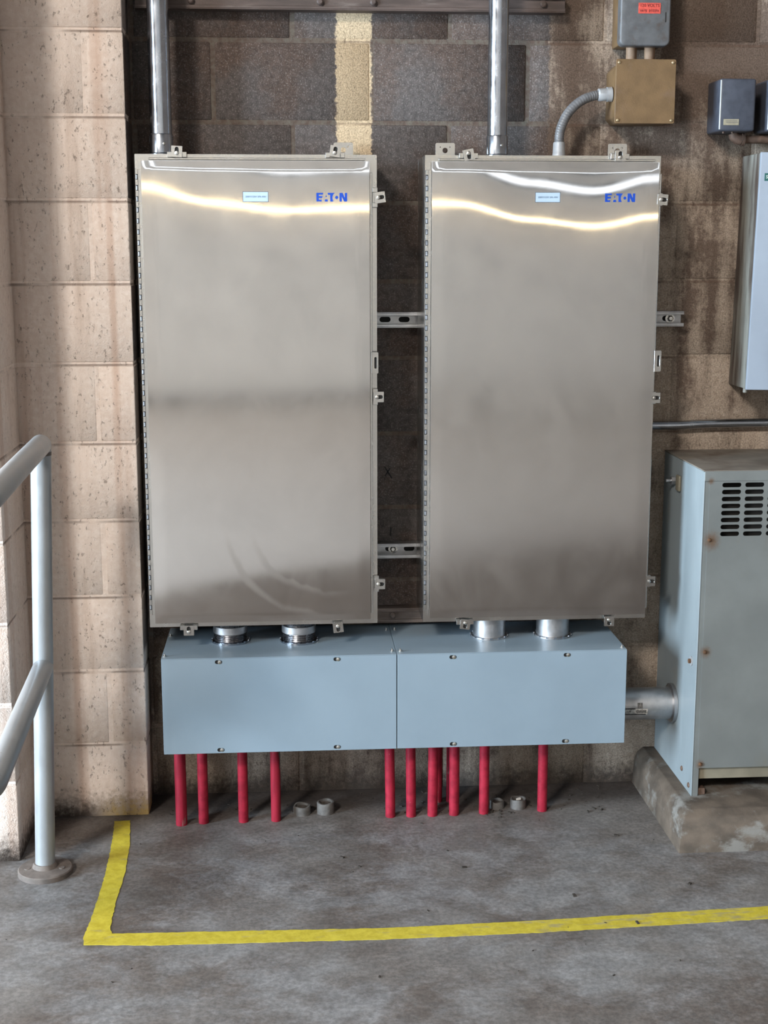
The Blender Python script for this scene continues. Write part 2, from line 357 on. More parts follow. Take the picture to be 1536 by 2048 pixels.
def plate(name, outer, holes, t, mat, parent, frame, bevel=0.0, base=None):
    """flat plate with real holes. frame = (origin, axis_u, axis_v, axis_n); thickness t along n"""
    cu = bpy.data.curves.new(name, 'CURVE'); cu.dimensions = '2D'; cu.fill_mode = 'BOTH'
    cu.extrude = t/2
    for loop in [outer]+list(holes):
        sp = cu.splines.new('POLY'); sp.points.add(len(loop)-1); sp.use_cyclic_u = True
        for q, (a, b) in zip(sp.points, loop): q.co = (a, b, 0, 1)
    tmp = bpy.data.objects.new('tmp', cu); COL.objects.link(tmp)
    dg = bpy.context.evaluated_depsgraph_get(); dg.update()
    me = bpy.data.meshes.new_from_object(tmp.evaluated_get(dg)); me.name = name
    bpy.data.objects.remove(tmp); bpy.data.curves.remove(cu)
    O, U, V, Nn = [Vector(q) for q in frame]
    off = origin_of(parent) if parent is not None else Vector(base or (0, 0, 0))
    for v in me.vertices: v.co = O+U*v.co.x+V*v.co.y+Nn*v.co.z-off
    bm = bmesh.new(); bm.from_mesh(me); bmesh.ops.remove_doubles(bm, verts=bm.verts, dist=1e-6)
    bpy.data.meshes.remove(me)
    me = finish(bm, name, bevel, 1, True)
    me.materials.clear()
    o = link_mesh(name, me, mat, parent)
    if parent is None: o.location = off
    return o

def text(name, body, size, mat, parent, origin, width=None, thick=0.0003, normal_y=True):
    cu = bpy.data.curves.new(name, 'FONT'); cu.body = body; cu.size = size; cu.extrude = thick
    cu.align_x = 'CENTER'; cu.align_y = 'CENTER'; cu.resolution_u = 2
    tmp = bpy.data.objects.new('tmp', cu); COL.objects.link(tmp)
    dg = bpy.context.evaluated_depsgraph_get(); dg.update()
    me = bpy.data.meshes.new_from_object(tmp.evaluated_get(dg)); me.name = name
    bpy.data.objects.remove(tmp); bpy.data.curves.remove(cu)
    xs = [v.co.x for v in me.vertices]; k = 1.0
    if width: k = width/(max(xs)-min(xs))
    off = origin_of(parent); O = Vector(origin)
    for v in me.vertices: v.co = O+Vector((v.co.x*k, -v.co.z, v.co.y))-off
    me.materials.clear()
    return link_mesh(name, me, mat, parent)

def circ(cx, cy, r, n=16): return [(cx+r*math.cos(2*PI*k/n), cy+r*math.sin(2*PI*k/n)) for k in range(n)]
def slot(cx, cy, hw, hh, n=6):
    """horizontal stadium"""
    d = hw-hh; pts = []
    for k in range(n+1):
        a = -PI/2+PI*k/n; pts.append((cx+d+hh*math.cos(a), cy+hh*math.sin(a)))
    for k in range(n+1):
        a = PI/2+PI*k/n; pts.append((cx-d+hh*math.cos(a), cy+hh*math.sin(a)))
    return pts
def vslot(cx, cy, hw, hh, n=6): return [(cx+(q-cy), cy+(p-cx)) for p, q in slot(cx, cy, hh, hw, n)]
def rrect(x0, x1, y0, y1, r, n=4):
    pts = []
    for cx, cy, a0 in ((x1-r, y0+r, -PI/2), (x1-r, y1-r, 0), (x0+r, y1-r, PI/2), (x0+r, y0+r, PI)):
        for k in range(n+1):
            a = a0+PI/2*k/n; pts.append((cx+r*math.cos(a), cy+r*math.sin(a)))
    return pts
XZ = lambda y: ((0, y, 0), (1, 0, 0), (0, 0, 1), (0, -1, 0))

def thing(name, label, cat, loc, group=None):
    o = bpy.data.objects.new(name, None); COL.objects.link(o); o.location = loc; o.empty_display_size = 0.05
    o['label'] = label; o['category'] = cat
    if group: o['group'] = group
    return o
def tag(o, label, cat, group=None):
    o['label'] = label; o['category'] = cat
    if group: o['group'] = group
    return o
def struct(name, mb, mat, bevel=0.0):
    o = part(name, mb, mat, None, bevel); o['kind'] = 'structure'; return o

def screw_mb(c, n, r, h, slotdir=None):
    """round head screw, axis n"""
    c = Vector(c); n = Vector(n).normalized()
    mb = MB(); mb.tube([c, c+n*h*0.45, c+n*h*0.85, c+n*h], [r, r, r*0.75, r*0.3], 12)
    return mb

# ------------------------------------------------------------------ the setting: hall shell
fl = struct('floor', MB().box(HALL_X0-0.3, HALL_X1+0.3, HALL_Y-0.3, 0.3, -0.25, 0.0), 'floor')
struct('ceiling', MB().box(HALL_X0-0.3, HALL_X1+0.3, HALL_Y-0.3, 0.3, HALL_Z, HALL_Z+0.2), 'hallceil')
struct('wall_right', MB().box(HALL_X1, HALL_X1+0.3, HALL_Y, 0.0, 0, HALL_Z), 'hallside')
# side wall with the open bay door, daylight outside
mb = MB().box(HALL_X0-0.3, HALL_X0, HALL_Y, -5.4, 0, HALL_Z).box(HALL_X0-0.3, HALL_X0, -2.1, -0.45, 0, HALL_Z).box(HALL_X0-0.3, HALL_X0, -5.4, -2.1, 4.4, HALL_Z)
struct('wall_side', mb, 'hallside')
struct('wall_rear', MB().box(HALL_X0-0.3, HALL_X1+0.3, HALL_Y-0.3, HALL_Y, 0, HALL_Z), 'hallwall')
struct('baseboard_rear', MB().box(HALL_X0, HALL_X1, HALL_Y, HALL_Y+0.04, 0, 0.09), 'hallbase')
WIN = [(-5.2, 4.8, 2.96, 3.10), (-5.2, 4.8, 3.44, 3.58)]
for i, (a, b, c, d) in enumerate(WIN):
    w = struct('window_%d' % (i+1), MB().box(a-0.06, b+0.06, HALL_Y, HALL_Y+0.05, c-0.06, c).box(a-0.06, b+0.06, HALL_Y, HALL_Y+0.05, d, d+0.06), 'hallbase')
    for k in range(5):
        xa = a+(b-a)*k/5; part('pane', MB().box(xa+0.02, xa+(b-a)/5-0.02, HALL_Y+0.005, HALL_Y+0.02, c, d), 'window', w)
t = thing('strip_lamp', 'long warm strip lamp on the wall behind the camera', 'lamp', (0, HALL_Y+0.002, 2.30))
part('housing', MB().box(-4.8, 4.8, HALL_Y+0.002, HALL_Y+0.05, 2.30, 2.40), 'hallceil', t)
part('lamp_tube', MB().tube([(-4.75, HALL_Y+0.07, 2.35), (4.75, HALL_Y+0.07, 2.35)], 0.012, 10), 'tube', t)

# ------------------------------------------------------------------ block walls
CO = 0.2032; JT = 0.010
block_cache = {}
def block(parent, x0, x1, y0, y1, k, name='concrete_block'):
    z0, z1 = (k*CO+JT/2 if k else -0.01), (k+1)*CO-JT/2
    key = (round(x1-x0, 4), round(y1-y0, 4), k == 0)
    if key not in block_cache:
        mb = MB().box(0, x1-x0, 0, y1-y0, 0, z1-z0)
        bm = bmesh.new(); vs = [bm.verts.new(v) for v in mb.v]
        for f in mb.f: bm.faces.new([vs[i] for i in f])
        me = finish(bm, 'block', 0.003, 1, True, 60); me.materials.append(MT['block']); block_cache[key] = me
    o = bpy.data.objects.new(name, block_cache[key]); COL.objects.link(o); o.parent = parent
    o.location = Vector((x0+random.uniform(-.0008, .0008), y0+random.uniform(-.0008, .0008), z0))-origin_of(parent)
    return o
wb = struct('wall_back', MB().box(-0.30, HALL_X1+0.3, 0.0022, 0.3, 0, HALL_Z), 'mortar')
NK = 15
for k in range(NK):
    # joints fall on even multiples of CO in odd courses, odd multiples in the others
    off = 0 if k % 2 == 1 else 1
    j = -1-(1-off) if off else -2
    xs = [(-2+2*i+off)*CO for i in range(11)]
    for a, b in zip(xs[:-1], xs[1:]):
        a2 = max(a+JT/2, -0.2035); b2 = b-JT/2
        if b2-a2 < 0.03: continue
        block(wb, a2, b2, 0.0, 0.19, k)
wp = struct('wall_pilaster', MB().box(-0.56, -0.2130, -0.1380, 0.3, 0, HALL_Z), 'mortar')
for k in range(NK):
    if k % 2 == 1:
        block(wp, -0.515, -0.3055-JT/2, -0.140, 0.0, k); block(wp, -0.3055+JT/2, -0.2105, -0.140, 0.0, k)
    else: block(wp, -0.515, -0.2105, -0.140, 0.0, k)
wl = struct('wall_left', MB().box(HALL_X0-0.3, -0.5072, -0.4080, 0.3, 0, HALL_Z), 'mortar')
for k in range(NK):
    xs = [-1.318, -0.912, -0.505] if k % 2 else [-1.115, -0.709, -0.505]
    for a, b in zip(xs[:-1], xs[1:]): block(wl, a+JT/2, b-(JT/2 if b < -0.6 else 0), -0.410, -0.1405 if b > -0.6 else -0.25, k)

# ------------------------------------------------------------------ painted line on the floor
Lx = [(-0.2989, -0.1826), (-0.2897, -0.3035), (-0.2831, -0.509), (-0.2855, -0.7168), (-0.291, -0.8227), (-0.2854, -0.8548)]
Rx = [(-0.258, -0.1806), (-0.2427, -0.3223), (-0.2358, -0.4986), (-0.2389, -0.658), (-0.2379, -0.7802), (-0.23, -0.8088)]
Tx = [(-0.23, -0.8088), (0.379, -0.8273), (0.7226, -0.8167), (1.2789, -0.7859), (3.4, -0.70)]
Bx = [(-0.2854, -0.8548), (-0.1402, -0.8676), (0.3754, -0.8779), (0.7126, -0.8726), (1.2578, -0.8459), (3.4, -0.765)]
def dens(pts, n, amp, seed):
    rr = random.Random(seed); tot = [0]
    for a, b in zip(pts, pts[1:]): tot.append(tot[-1]+math.dist(a, b))
    o = []
    for i in range(n+1):
        d = tot[-1]*i/n; k = 0
        while k < len(pts)-2 and tot[k+1] < d: k += 1
        f = (d-tot[k])/(tot[k+1]-tot[k]); a, b = pts[k], pts[k+1]
        o.append((a[0]+(b[0]-a[0])*f+rr.uniform(-amp, amp), a[1]+(b[1]-a[1])*f+rr.uniform(-amp, amp)))
    return o
def strip_mb(A, B, h=0.0012):
    mb = MB(); n = len(A)
    vs = [(x, y, h) for x, y in A]+[(x, y, h) for x, y in B]+[(x, y, 0) for x, y in A]+[(x, y, 0) for x, y in B]
    fs = []
    for i in range(n-1):
        fs += [(i, i+1, n+i+1, n+i), (2*n+i, 2*n+i+1, i+1, i), (n+i, n+i+1, 3*n+i+1, 3*n+i)]
    fs += [(0, n, 3*n, 2*n), (n-1, 2*n-1, 4*n-1, 3*n-1)]
    return mb.add(vs, fs)
t = thing('floor_line', 'worn yellow line painted on the concrete floor in an L', 'floor marking', (-0.28, -0.85, 0))
part('stripe', strip_mb(dens(Lx, 70, .0012, 1), dens(Rx, 70, .0012, 2)), 'yellow', t, smooth=False)
part('stripe', strip_mb(dens(Tx, 300, .0012, 3), dens(Bx, 300, .0012, 4), 0.0011), 'yellow', t, smooth=False)

# ------------------------------------------------------------------ strut channels
def strut(label, x0, x1, z0, bolts, mat='galv_dull', closed=False, slots0=None):
    h = 0.041; t = thing('strut_channel', label, 'strut', (x0, 0, z0))
    y0 = -0.041; th = 0.003
    mb = MB().box(x0, x1, y0, 0, z0, z0+th).box(x0, x1, y0, 0, z0+h-th, z0+h)
    mb.box(x0, x1, y0, y0+0.007, z0+th, z0+0.0095).box(x0, x1, y0, y0+0.007, z0+h-0.0095, z0+h-th)
    if closed: mb.box(x0, x1, y0+0.006, y0+0.009, z0+th, z0+h-th)
    part('channel', mb, mat, t, 0.0008)
    if not closed:
        s0 = slots0 if slots0 is not None else x0+0.03
        hs = []; q = s0
        while q > x0+0.03: q -= 0.051
        while q < x1-0.02:
            if q > x0+0.02: hs.append(slot(q, z0+h/2, 0.0150, 0.0072))
            q += 0.051
        plate('back_plate', [(x0, z0+th), (x1, z0+th), (x1, z0+h-th), (x0, z0+h-th)], hs, 0.003, mat, t, XZ(-0.0075))
        part('backing_shadow_gap', MB().box(x0+0.002, x1-0.002, -0.0035, -0.0005, z0+th, z0+h-th), 'dark', t)
    for bx in bolts:
        yb = -0.009 if not closed else y0+0.006
        b = part('bolt', MB().tube([(bx, yb, z0+h/2), (bx, yb-0.007, z0+h/2), (bx, yb-0.010, z0+h/2)], [0.0085, 0.0085, 0.005], 6 if not closed else 12), 'bolt' if not closed else mat, t)
        part('washer', MB().tube([(bx, yb, z0+h/2), (bx, yb-0.002, z0+h/2)], 0.0128 if not closed else 0.011, 18), 'bolt' if not closed else mat, b)
    return t
strut('dirty brown strut channel bolted to the bare block above both enclosures', -0.190, 0.902, 2.100, (-0.05, 0.275, 0.41, 0.845), 'brown_strut', True)
strut('galvanised strut channel at mid height behind both enclosures, end sticking out', -0.15, 1.242, 1.302, (1.212,), 'galv_dull', False, 1.206)
strut('slotted strut channel low on the wall showing one bolt between the enclosures', -0.15, 1.06, 0.678, (0.462,), 'galv_dull', False, 0.456)
strut('grimy strut channel at the level of the enclosure bottoms', -0.10, 0.98, 0.4965, (0.46,), 'dark_strut', True)

# ------------------------------------------------------------------ stainless enclosures
ZT, ZB = 1.7335, 0.547        # body top and bottom
YB, YF, YD = -0.0415, -0.220, -0.246
LOGO = {
 'E': [[(0, 0), (82, 0), (78, 20), (30, 20), (30, 38), (73, 38), (69, 60), (30, 60), (30, 79), (66, 79), (61, 100), (0, 100)]],
 'A': [[(117, 24), (124, 48), (108, 48)], [(104, 75), (132, 75), (139, 100), (97, 100)]],
 'T': [[(134, 0), (218, 0), (205, 13), (196, 28), (191, 46), (191, 62), (195, 80), (203, 100), (164, 100), (164, 22), (139, 22)]],
 'O': [circ(241, 53, 18, 20)],
 'N': [[(274, 0), (312, 0), (338, 58), (338, 0), (366, 0), (366, 100), (329, 100), (302, 42), (302, 100), (274, 100)]],
}
def clamp(enc, c, out, tilt, edge_len=0.046, plate_off=0.0, flip=1, w=0.0265, h=0.0265):
    """door clamp on the flange; out = direction away from the door in the x-z plane"""
    c = Vector(c); o = Vector(out).normalized(); s = Vector((o.z, 0, -o.x)); n = Vector((0, -1, 0))
    mb = MB()
    for sg in (-1, 1):
        mb.obox(c+s*sg*(edge_len/2-0.005), s, o, n, 0.0055, 0.0065, 0.0055)
    mb.obox(c+n*-0.004, s, o, n, edge_len/2, 0.006, 0.0015)
    k = part('clamp', mb, 'steel_trim', enc, 0.0008)
    ca, sa = math.cos(tilt), math.sin(tilt)
    u = s*ca+o*sa; v = -s*sa+o*ca
    pc = c+o*plate_off+n*0.007
    plate('clamp_plate', rrect(-w/2, w/2, -h/2, h/2, 0.0015), [vslot(0, 0.002*flip, 0.0048, 0.0088)], 0.0022, 'steel_trim', k, (pc, u, v, n), 0.0004)
    part('bent_lip', MB().obox(pc-u*(w/2-0.001)-n*0.004, u, v, n, 0.001, h/2, 0.004), 'steel_trim', k)
    part('screw', screw_mb(pc-v*0.0035*flip-n*0.001, n, 0.0054, 0.0052), 'bolt', k)
    part('slot_shadow', MB().obox(pc-n*0.003, u, v, n, 0.0065, 0.0110, 0.0008), 'dark', k)
    return k

def enclosure(name, label, x0, x1, dx0, dx1, ears, clamps, hasp, plate_x, logo_x, bow, dmat):
    e = thing(name, label, 'enclosure', ((x0+x1)/2, YB, ZB))
    T = 0.003
    body = MB().box(x0, x1, YB-T, YB, ZB, ZT)                                   # back
    body.box(x0, x0+T, YF, YB-T, ZB, ZT).box(x1-T, x1, YF, YB-T, ZB, ZT)
    body.box(x0+T, x1-T, YF, YB-T, ZT-T, ZT).box(x0+T, x1-T, YF, YB-T, ZB, ZB+T)
    part('body', body, 'steel_trim', e, 0.0012)
    plate('front_flange', rrect(x0, x1, ZB, ZT, 0.002), [rrect(x0+0.035, x1-0.035, ZB+0.035, ZT-0.035, 0.004)], 0.003, 'steel_trim', e, XZ(YF-0.0005))
    # drip rail round the opening: top and lock side
    part('drip_rail', MB().box(dx0+0.018, dx1-0.010, YF-0.013, YF-0.001, 1.7195, 1.7245), 'steel_trim', e, 0.001)
    part('drip_rail', MB().box(dx1+0.001, dx1+0.0065, YF-0.015, YF-0.001, ZB+0.030, 1.690), 'steel_trim', e, 0.001)
    # pan-shaped door whose sheet bows a little near its edges
    dz0, dz1 = 0.563, 1.7175; nx, nz = 28, 84
    def hgt(u, z, x):
        d = bow(u, z, dz1, dz0)
        ed = min(x-dx0, dx1-x, z-dz0, dz1-z)
        return YD + d + (0.0 if ed > 0.0012 else 0.0012)
    us = [0.0, 0.002]+[i/nx for i in range(1, nx)]+[0.998, 1.0]
    ws = [0.0, 0.001]+[i/nz for i in range(1, nz)]+[0.999, 1.0]
    A, B = len(us), len(ws); vs = []; fs = []
    for w in ws:
        for u in us:
            x = dx0+(dx1-dx0)*u; z = dz0+(dz1-dz0)*w; vs.append((x, hgt(u, z, x), z))
    for j in range(B-1):
        for i in range(A-1): a = j*A+i; fs.append((a, a+1, a+A+1, a+A))
    per = [i for i in range(A)]+[j*A+A-1 for j in range(1, B)]+[(B-1)*A+i for i in range(A-2, -1, -1)]+[j*A for j in range(B-2, 0, -1)]
    base = len(vs)
    for i in per: vs.append((vs[i][0], YF-0.0065, vs[i][2]))
    n = len(per)
    for k in range(n): fs.append((per[k], base+k, base+(k+1) % n, per[(k+1) % n]))
    fs.append(tuple(base+k for k in range(n)))
    door = part('door', MB().add(vs, fs), dmat, e)
    # nameplate and logo printed on the door
    def face_y(x, z): return YD + bow((x-dx0)/(dx1-dx0), z, dz1, dz0)
    px, pz = plate_x, 1.6318
    py = face_y(px, pz)
    np_ = part('nameplate', MB().box(px-0.0315, px+0.0315, py-0.0012, py+0.001, pz-0.0125, pz+0.0125), 'plate_rim', e)
    part('plate_face', MB().box(px-0.0302, px+0.0302, py-0.0016, py-0.001, pz-0.0113, pz+0.0113), 'plate', np_)
    text('lettering', '208Y/120V 3Ph 4W', 0.0062, 'ink', np_, (px, py-0.0017, pz), 0.050)
    k = 0.0755/366; lz = 1.6312; ly = face_y(logo_x, lz)
    lg = bpy.data.objects.new('logo_print', None)
    first = None
    for ch in 'EATON':
        mb = MB()
        for poly in LOGO[ch]:
            pts = [(logo_x-0.0378+p*k, lz+(50-q)*k) for p, q in poly]
            fy = [face_y(*q) for q in pts]
            mb.prism(pts, min(fy)-0.0006, max(fy)+0.001)
        if first is None: first = part('logo', mb, 'blue', e, smooth=False)
        else: part('logo_letter', mb, 'blue', first, smooth=False)
    bpy.data.objects.remove(lg)
    # continuous hinge
    hz0, hz1 = 0.582, 1.697; step = 0.02627; hx0 = x0+0.0008; hw = dx0-x0-0.0012
    nk = int((hz1-hz0)/step)
    mb = MB().box(hx0+0.0068, hx0+hw, YF-0.010, YF-0.008, hz0, hz1)
    for i in range(nk+1):
        za = hz0+i*step; zb_ = min(za+0.0140, hz1)
        if zb_-za > 0.002: mb.box(hx0+0.0008, hx0+0.0068, YF-0.0125, YF-0.008, za, zb_)
    hg = part('hinge', mb, 'steel_trim', e, 0.0005)
    bm = bmesh.new(); km = MB().tube([(0, 0, 0), (0, 0, 0.0098)], 0.0029, 10)
    vv = [bm.verts.new(v) for v in km.v]
    for f in km.f: bm.faces.new([vv[i] for i in f])
    kme = finish(bm, 'knuckle'); kme.materials.append(MT['knuckle'])
    for i in range(nk):
        o = bpy.data.objects.new('knuckle', kme); COL.objects.link(o); o.parent = hg
        o.location = Vector((hx0+0.0036, YF-0.0085, hz0+i*step+0.0151))-origin_of(e)
    part('hinge_gap_shade', MB().box(hx0+0.0006, hx0+0.0076, YF-0.0062, YF-0.0030, hz0, hz1), 'dark', hg)  # dark strip standing in for the shade behind the knuckles
    # mounting ears
    for ex, r in ears:
        hw2 = 0.0252
        ear = plate('mounting_tab', rrect(ex-hw2, ex+hw2, ZT-0.020, 1.776, 0.004), [circ(ex, 1.757, 0.0068, 18), circ(ex-0.0125, 1.7655, 0.0016, 8), circ(ex+0.0125, 1.7655, 0.0016, 8)], 0.003, 'steel_trim', e, XZ(YB-0.0018), 0.0004)
    for c in clamps: clamp(e, *c)
    # padlock hasp on the lock side
    hx, hz = hasp
    hp = plate('hasp', rrect(hx-0.008, hx+0.009, hz-0.0268, hz+0.0268, 0.003), [vslot(hx+0.0018, hz, 0.0028, 0.0145)], 0.003, 'steel_trim', e, XZ(YF-0.020), 0.0005)
    part('slot_shadow', MB().box(hx-0.004, hx+0.0075, YF-0.0165, YF-0.0160, hz-0.018, hz+0.018), 'dark', hp)
    part('hasp_leg', MB().box(hx-0.0095, hx-0.0065, YF-0.024, YF-0.002, hz-0.0268, hz+0.0268), 'steel_trim', hp, 0.0005)
    return e

def curve(u, pts):
    """smooth interpolation through (u, value) control points"""
    for (a, p), (b, q) in zip(pts, pts[1:]):
        if u <= b:
            f = (u-a)/(b-a); f = f*f*(3-2*f); return p+(q-p)*f
    return pts[-1][1]
def bow_of(pts, lean):
    def bow(u, z, zt, zb):
        top = 0.0070*curve(u, pts)*math.exp(-(zt-z)/0.20)
        low = 0.0012*math.exp(-(z-zb)/0.12)*(0.3+0.7*math.sin(PI*u))
        return top + low + lean*(u-0.5)*(1-(z-zb)/(zt-zb))**2
    return bow
bowL = bow_of([(0, 0.36), (0.30, 0.80), (0.62, 1.08), (1, 0.98)], 0.004)
bowR = bow_of([(0, 0.82), (0.12, 0.84), (0.45, 1.45), (0.72, 1.75), (1, 1.25)], 0.0)

YC = YF-0.012
encL = enclosure('electrical_enclosure', 'tall stainless steel enclosure hung right beside the beige block pilaster', -0.1835, 0.4055, -0.1670, 0.3865,
    [(0.331, 0)],
    [((-0.080, YC, ZT-0.002), (0, 0, 1), -0.05, 0.046, 0.007, 1), ((0.303, YC, ZT-0.002), (0, 0, 1), -0.16, 0.046, 0.009, 1),
     ((0.400, YC, 1.631), (1, 0, 0), 0.14, 0.046, 0.012, 1), ((0.400, YC, 1.140), (1, 0, 0), 0.0, 0.040, 0.008, 1),
     ((0.402, YC, 0.655), (1, 0, 0), 0.0, 0.040, 0.009, 1),
     ((-0.083, YC, ZB+0.001), (0, 0, -1), 0.0, 0.044, 0.007, -1), ((0.302, YC, ZB+0.001), (0, 0, -1), 0.10, 0.020, 0.007, 1)],
    (0.3985, 1.226), 0.108, 0.2938, bowL, 'steel_left')
encR = enclosure('electrical_enclosure', 'tall stainless steel enclosure with grey flexible conduit leaving its top', 0.5245, 1.1150, 0.5400, 1.1080,
    [(0.5945, 0), (1.0465, 0)],
    [((0.631, YC, ZT-0.002), (0, 0, 1), 0.20, 0.046, 0.002, -1), ((1.008, YC, ZT-0.002), (0, 0, 1), 0.0, 0.046, 0.001, 1),
     ((1.112, YC, 1.627), (1, 0, 0), -0.08, 0.030, 0.006, 1), ((1.113, YC, 1.132), (1, 0, 0), 0.0, 0.030, 0.004, 1),
     ((1.116, YC, 0.650), (1, 0, 0), 0.0, 0.030, 0.005, 1),
     ((0.634, YC, ZB+0.001), (0, 0, -1), -0.14, 0.044, 0.005, 1), ((1.015, YC, ZB+0.001), (0, 0, -1), 0.0, 0.020, 0.004, 1)],
    (1.1195, 1.226), 0.8285, 1.0105, bowR, 'steel_hazy')

# ------------------------------------------------------------------ conduits rising from the enclosures
def riser(label, x, y, r):
    t = thing('riser_conduit', label, 'conduit', (x, y, ZT))
    part('pipe', MB().tube([(x, y, ZT+0.022), (x, y, 3.4)], r, 40, True), 'galv', t)
    f = part('connector', MB().tube([(x, y, ZT+0.004), (x, y, ZT+0.052), (x, y, ZT+0.055)], [r+0.0022, r+0.0022, r+0.0005], 40), 'galv', t)
    part('collar', MB().tube([(x, y, ZT+0.0002), (x, y, ZT+0.006), (x, y, ZT+0.009)], [r+0.0075, r+0.0075, r+0.003], 40), 'galv', f)
    part('set_screw', screw_mb((x+0.3*r, y-0.96*r, ZT+0.030), (0.3, -0.95, 0), 0.0042, 0.006), 'bolt', f)
    return t
riser('shiny galvanised conduit rising from the enclosure by the pilaster', -0.126, -0.120, 0.0272)
riser('shiny galvanised conduit rising from the enclosure with flexible conduit', 0.718, -0.120, 0.0255)

# ------------------------------------------------------------------ wireway under the enclosures
GZ0, GZ1, GY0, GY1 = 0.234, 0.486, -0.309, -0.012
def gutter(label, x0, x1, screws, tops):
    t = thing('wireway', label, 'wireway', ((x0+x1)/2, GY1, GZ0))
    mb = MB().box(x0, x1, GY0+0.003, GY1, GZ1-0.003, GZ1).box(x0, x1, GY0+0.003, GY1, GZ0, GZ0+0.003)
    mb.box(x0, x1, GY1-0.003, GY1, GZ0+0.003, GZ1-0.003).box(x0, x0+0.003, GY0+0.003, GY1-0.003, GZ0+0.003, GZ1-0.003).box(x1-0.003, x1, GY0+0.003, GY1-0.003, GZ0+0.003, GZ1-0.003)
    part('trough', mb, 'gutter', t, 0.0008)
    hs = [slot(a, b, 0.0092, 0.0052) for a, b in screws]
    cv = plate('cover', [(x0+0.0008, GZ0-0.0010), (x1-0.0008, GZ0-0.0010), (x1-0.0008, GZ1-0.001), (x0+0.0008, GZ1-0.001)], hs, 0.0022, 'gutter', t, XZ(GY0), 0.0006)
    for a, b in screws:
        part('recess_shade', MB().box(a-0.0098, a+0.0098, GY0+0.0015, GY0+0.0025, b-0.006, b+0.006), 'dark', cv)  # dark sheet behind the slot, painted as its shade
        part('screw', screw_mb((a+0.0022, GY0+0.002, b), (0, -1, 0), 0.0058, 0.0056), 'bolt', cv)
    for a, b in tops:
        part('screw', MB().tube([(a, b, GZ1), (a, b, GZ1+0.0035), (a, b, GZ1+0.0035), (a, b, GZ1+0.008)], [0.0046, 0.0046, 0.0022, 0.0018], 10), 'bolt', t)
    return t
gutter('grey steel wireway below the enclosure beside the pilaster', -0.150, 0.4490, [(-0.005, 0.476), (0.296, 0.477), (-0.004, 0.2415), (0.295, 0.2415)], [(-0.143, -0.285), (-0.143, -0.095), (0.439, -0.280), (0.438, -0.080)])
gutter('grey steel wireway joined by a fat nipple to the transformer', 0.4500, 1.0485, [(0.594, 0.476), (0.891, 0.4755), (0.597, 0.2415), (0.892, 0.2415)], [(0.460, -0.283), (0.461, -0.078), (1.039, -0.288)])

def nipple(label, x, y, banded):
    r = 0.0435; t = thing('conduit_nipple', label, 'pipe nipple', (x, y, GZ1), 'nipples between wireway and enclosures')
    if banded:
        part('threaded_pipe', MB().tube([(x, y, GZ1)]+[(x, y, GZ1+0.003+0.0025*i) for i in range(24) if 0.003+0.0025*i < ZB-GZ1-0.001], [r]+[r-(0.0012 if i % 2 else 0.0) for i in range(24) if 0.003+0.0025*i < ZB-GZ1-0.001], 36), 'thread', t)
        part('sleeve', MB().tube([(x, y, GZ1+0.026), (x, y, GZ1+0.027), (x, y, GZ1+0.045), (x, y, GZ1+0.046)], [r+0.0005, r+0.0016, r+0.0016, r+0.0005], 36), 'galv_dull', t)
    else:
        part('pipe', MB().tube([(x, y, GZ1), (x, y, ZB-0.001)], r, 36), 'galv_dull', t)
    ring = MB().tube([(x, y, GZ1+0.0003), (x, y, GZ1+0.0045), (x, y, GZ1+0.0058)], [r+0.0065, r+0.0065, r+0.004], 40)
    ln = part('locknut', ring, 'galv_dull' if not banded else 'galv', t)
    for k in range(14):
        a = 2*PI*k/14+0.2; d = Vector((math.cos(a), math.sin(a), 0)); s = Vector((-d.y, d.x, 0))
        part('tooth', MB().obox(Vector((x, y, GZ1+0.0045))+d*(r+0.0066), d, s, (0, 0, 1), 0.0011, 0.0028, 0.0022), 'galv', ln)
    return t
nipple('banded pipe nipple nearest the pilaster between wireway and enclosure', 0.0195, -0.150, True)
nipple('banded pipe nipple second from the pilaster between wireway and enclosure', 0.2005, -0.160, True)
nipple('plain pipe nipple third from the pilaster between wireway and enclosure', 0.710, -0.150, False)
nipple('plain pipe nipple nearest the transformer between wireway and enclosure', 0.8815, -0.155, False)

# fat nipple from the wireway into the transformer side
TX = 1.213
t = thing('side_nipple', 'fat galvanised nipple with torn label joining wireway to transformer', 'pipe nipple', (1.05, -0.178, 0.295))
part('pipe', MB().tube([(1.0486, -0.178, 0.295), (TX-0.0005, -0.178, 0.295)], 0.0435, 40), 'galv_dull', t)
part('locknut', MB().tube([(TX-0.012, -0.178, 0.295), (TX-0.010, -0.178, 0.295), (TX-0.0008, -0.178, 0.295)], [0.045, 0.053, 0.053], 32), 'galv_dull', t)
def patch(xa, xb, a0, a1, R_, nn=8):
    vs = []; fs = []
    for i in range(nn+1):
        a = PI+a0+(a1-a0)*i/nn      # angle in the y-z plane, pi = straight out from the wall
        for xx in (xa, xb): vs.append((xx, -0.178+R_*math.cos(a), 0.295+R_*math.sin(a)))
    for i in range(nn): fs.append((2*i, 2*i+1, 2*i+3, 2*i+2))
    return MB().add(vs, fs)
stk = part('label_sticker', patch(1.066, 1.132, 0.02, 0.42, 0.0439), 'oldlabel', t)
part('printed_block', patch(1.100, 1.128, 0.10, 0.30, 0.0442), 'labelblock', stk)
part('torn_edge', patch(1.066, 1.128, 0.36, 0.43, 0.0442), 'marker', stk)
part('torn_edge', patch(1.066, 1.098, -0.03, 0.03, 0.0442), 'marker', stk)
part('scuff', patch(1.104, 1.118, -0.36, -0.02, 0.0442), 'labelblock', stk)

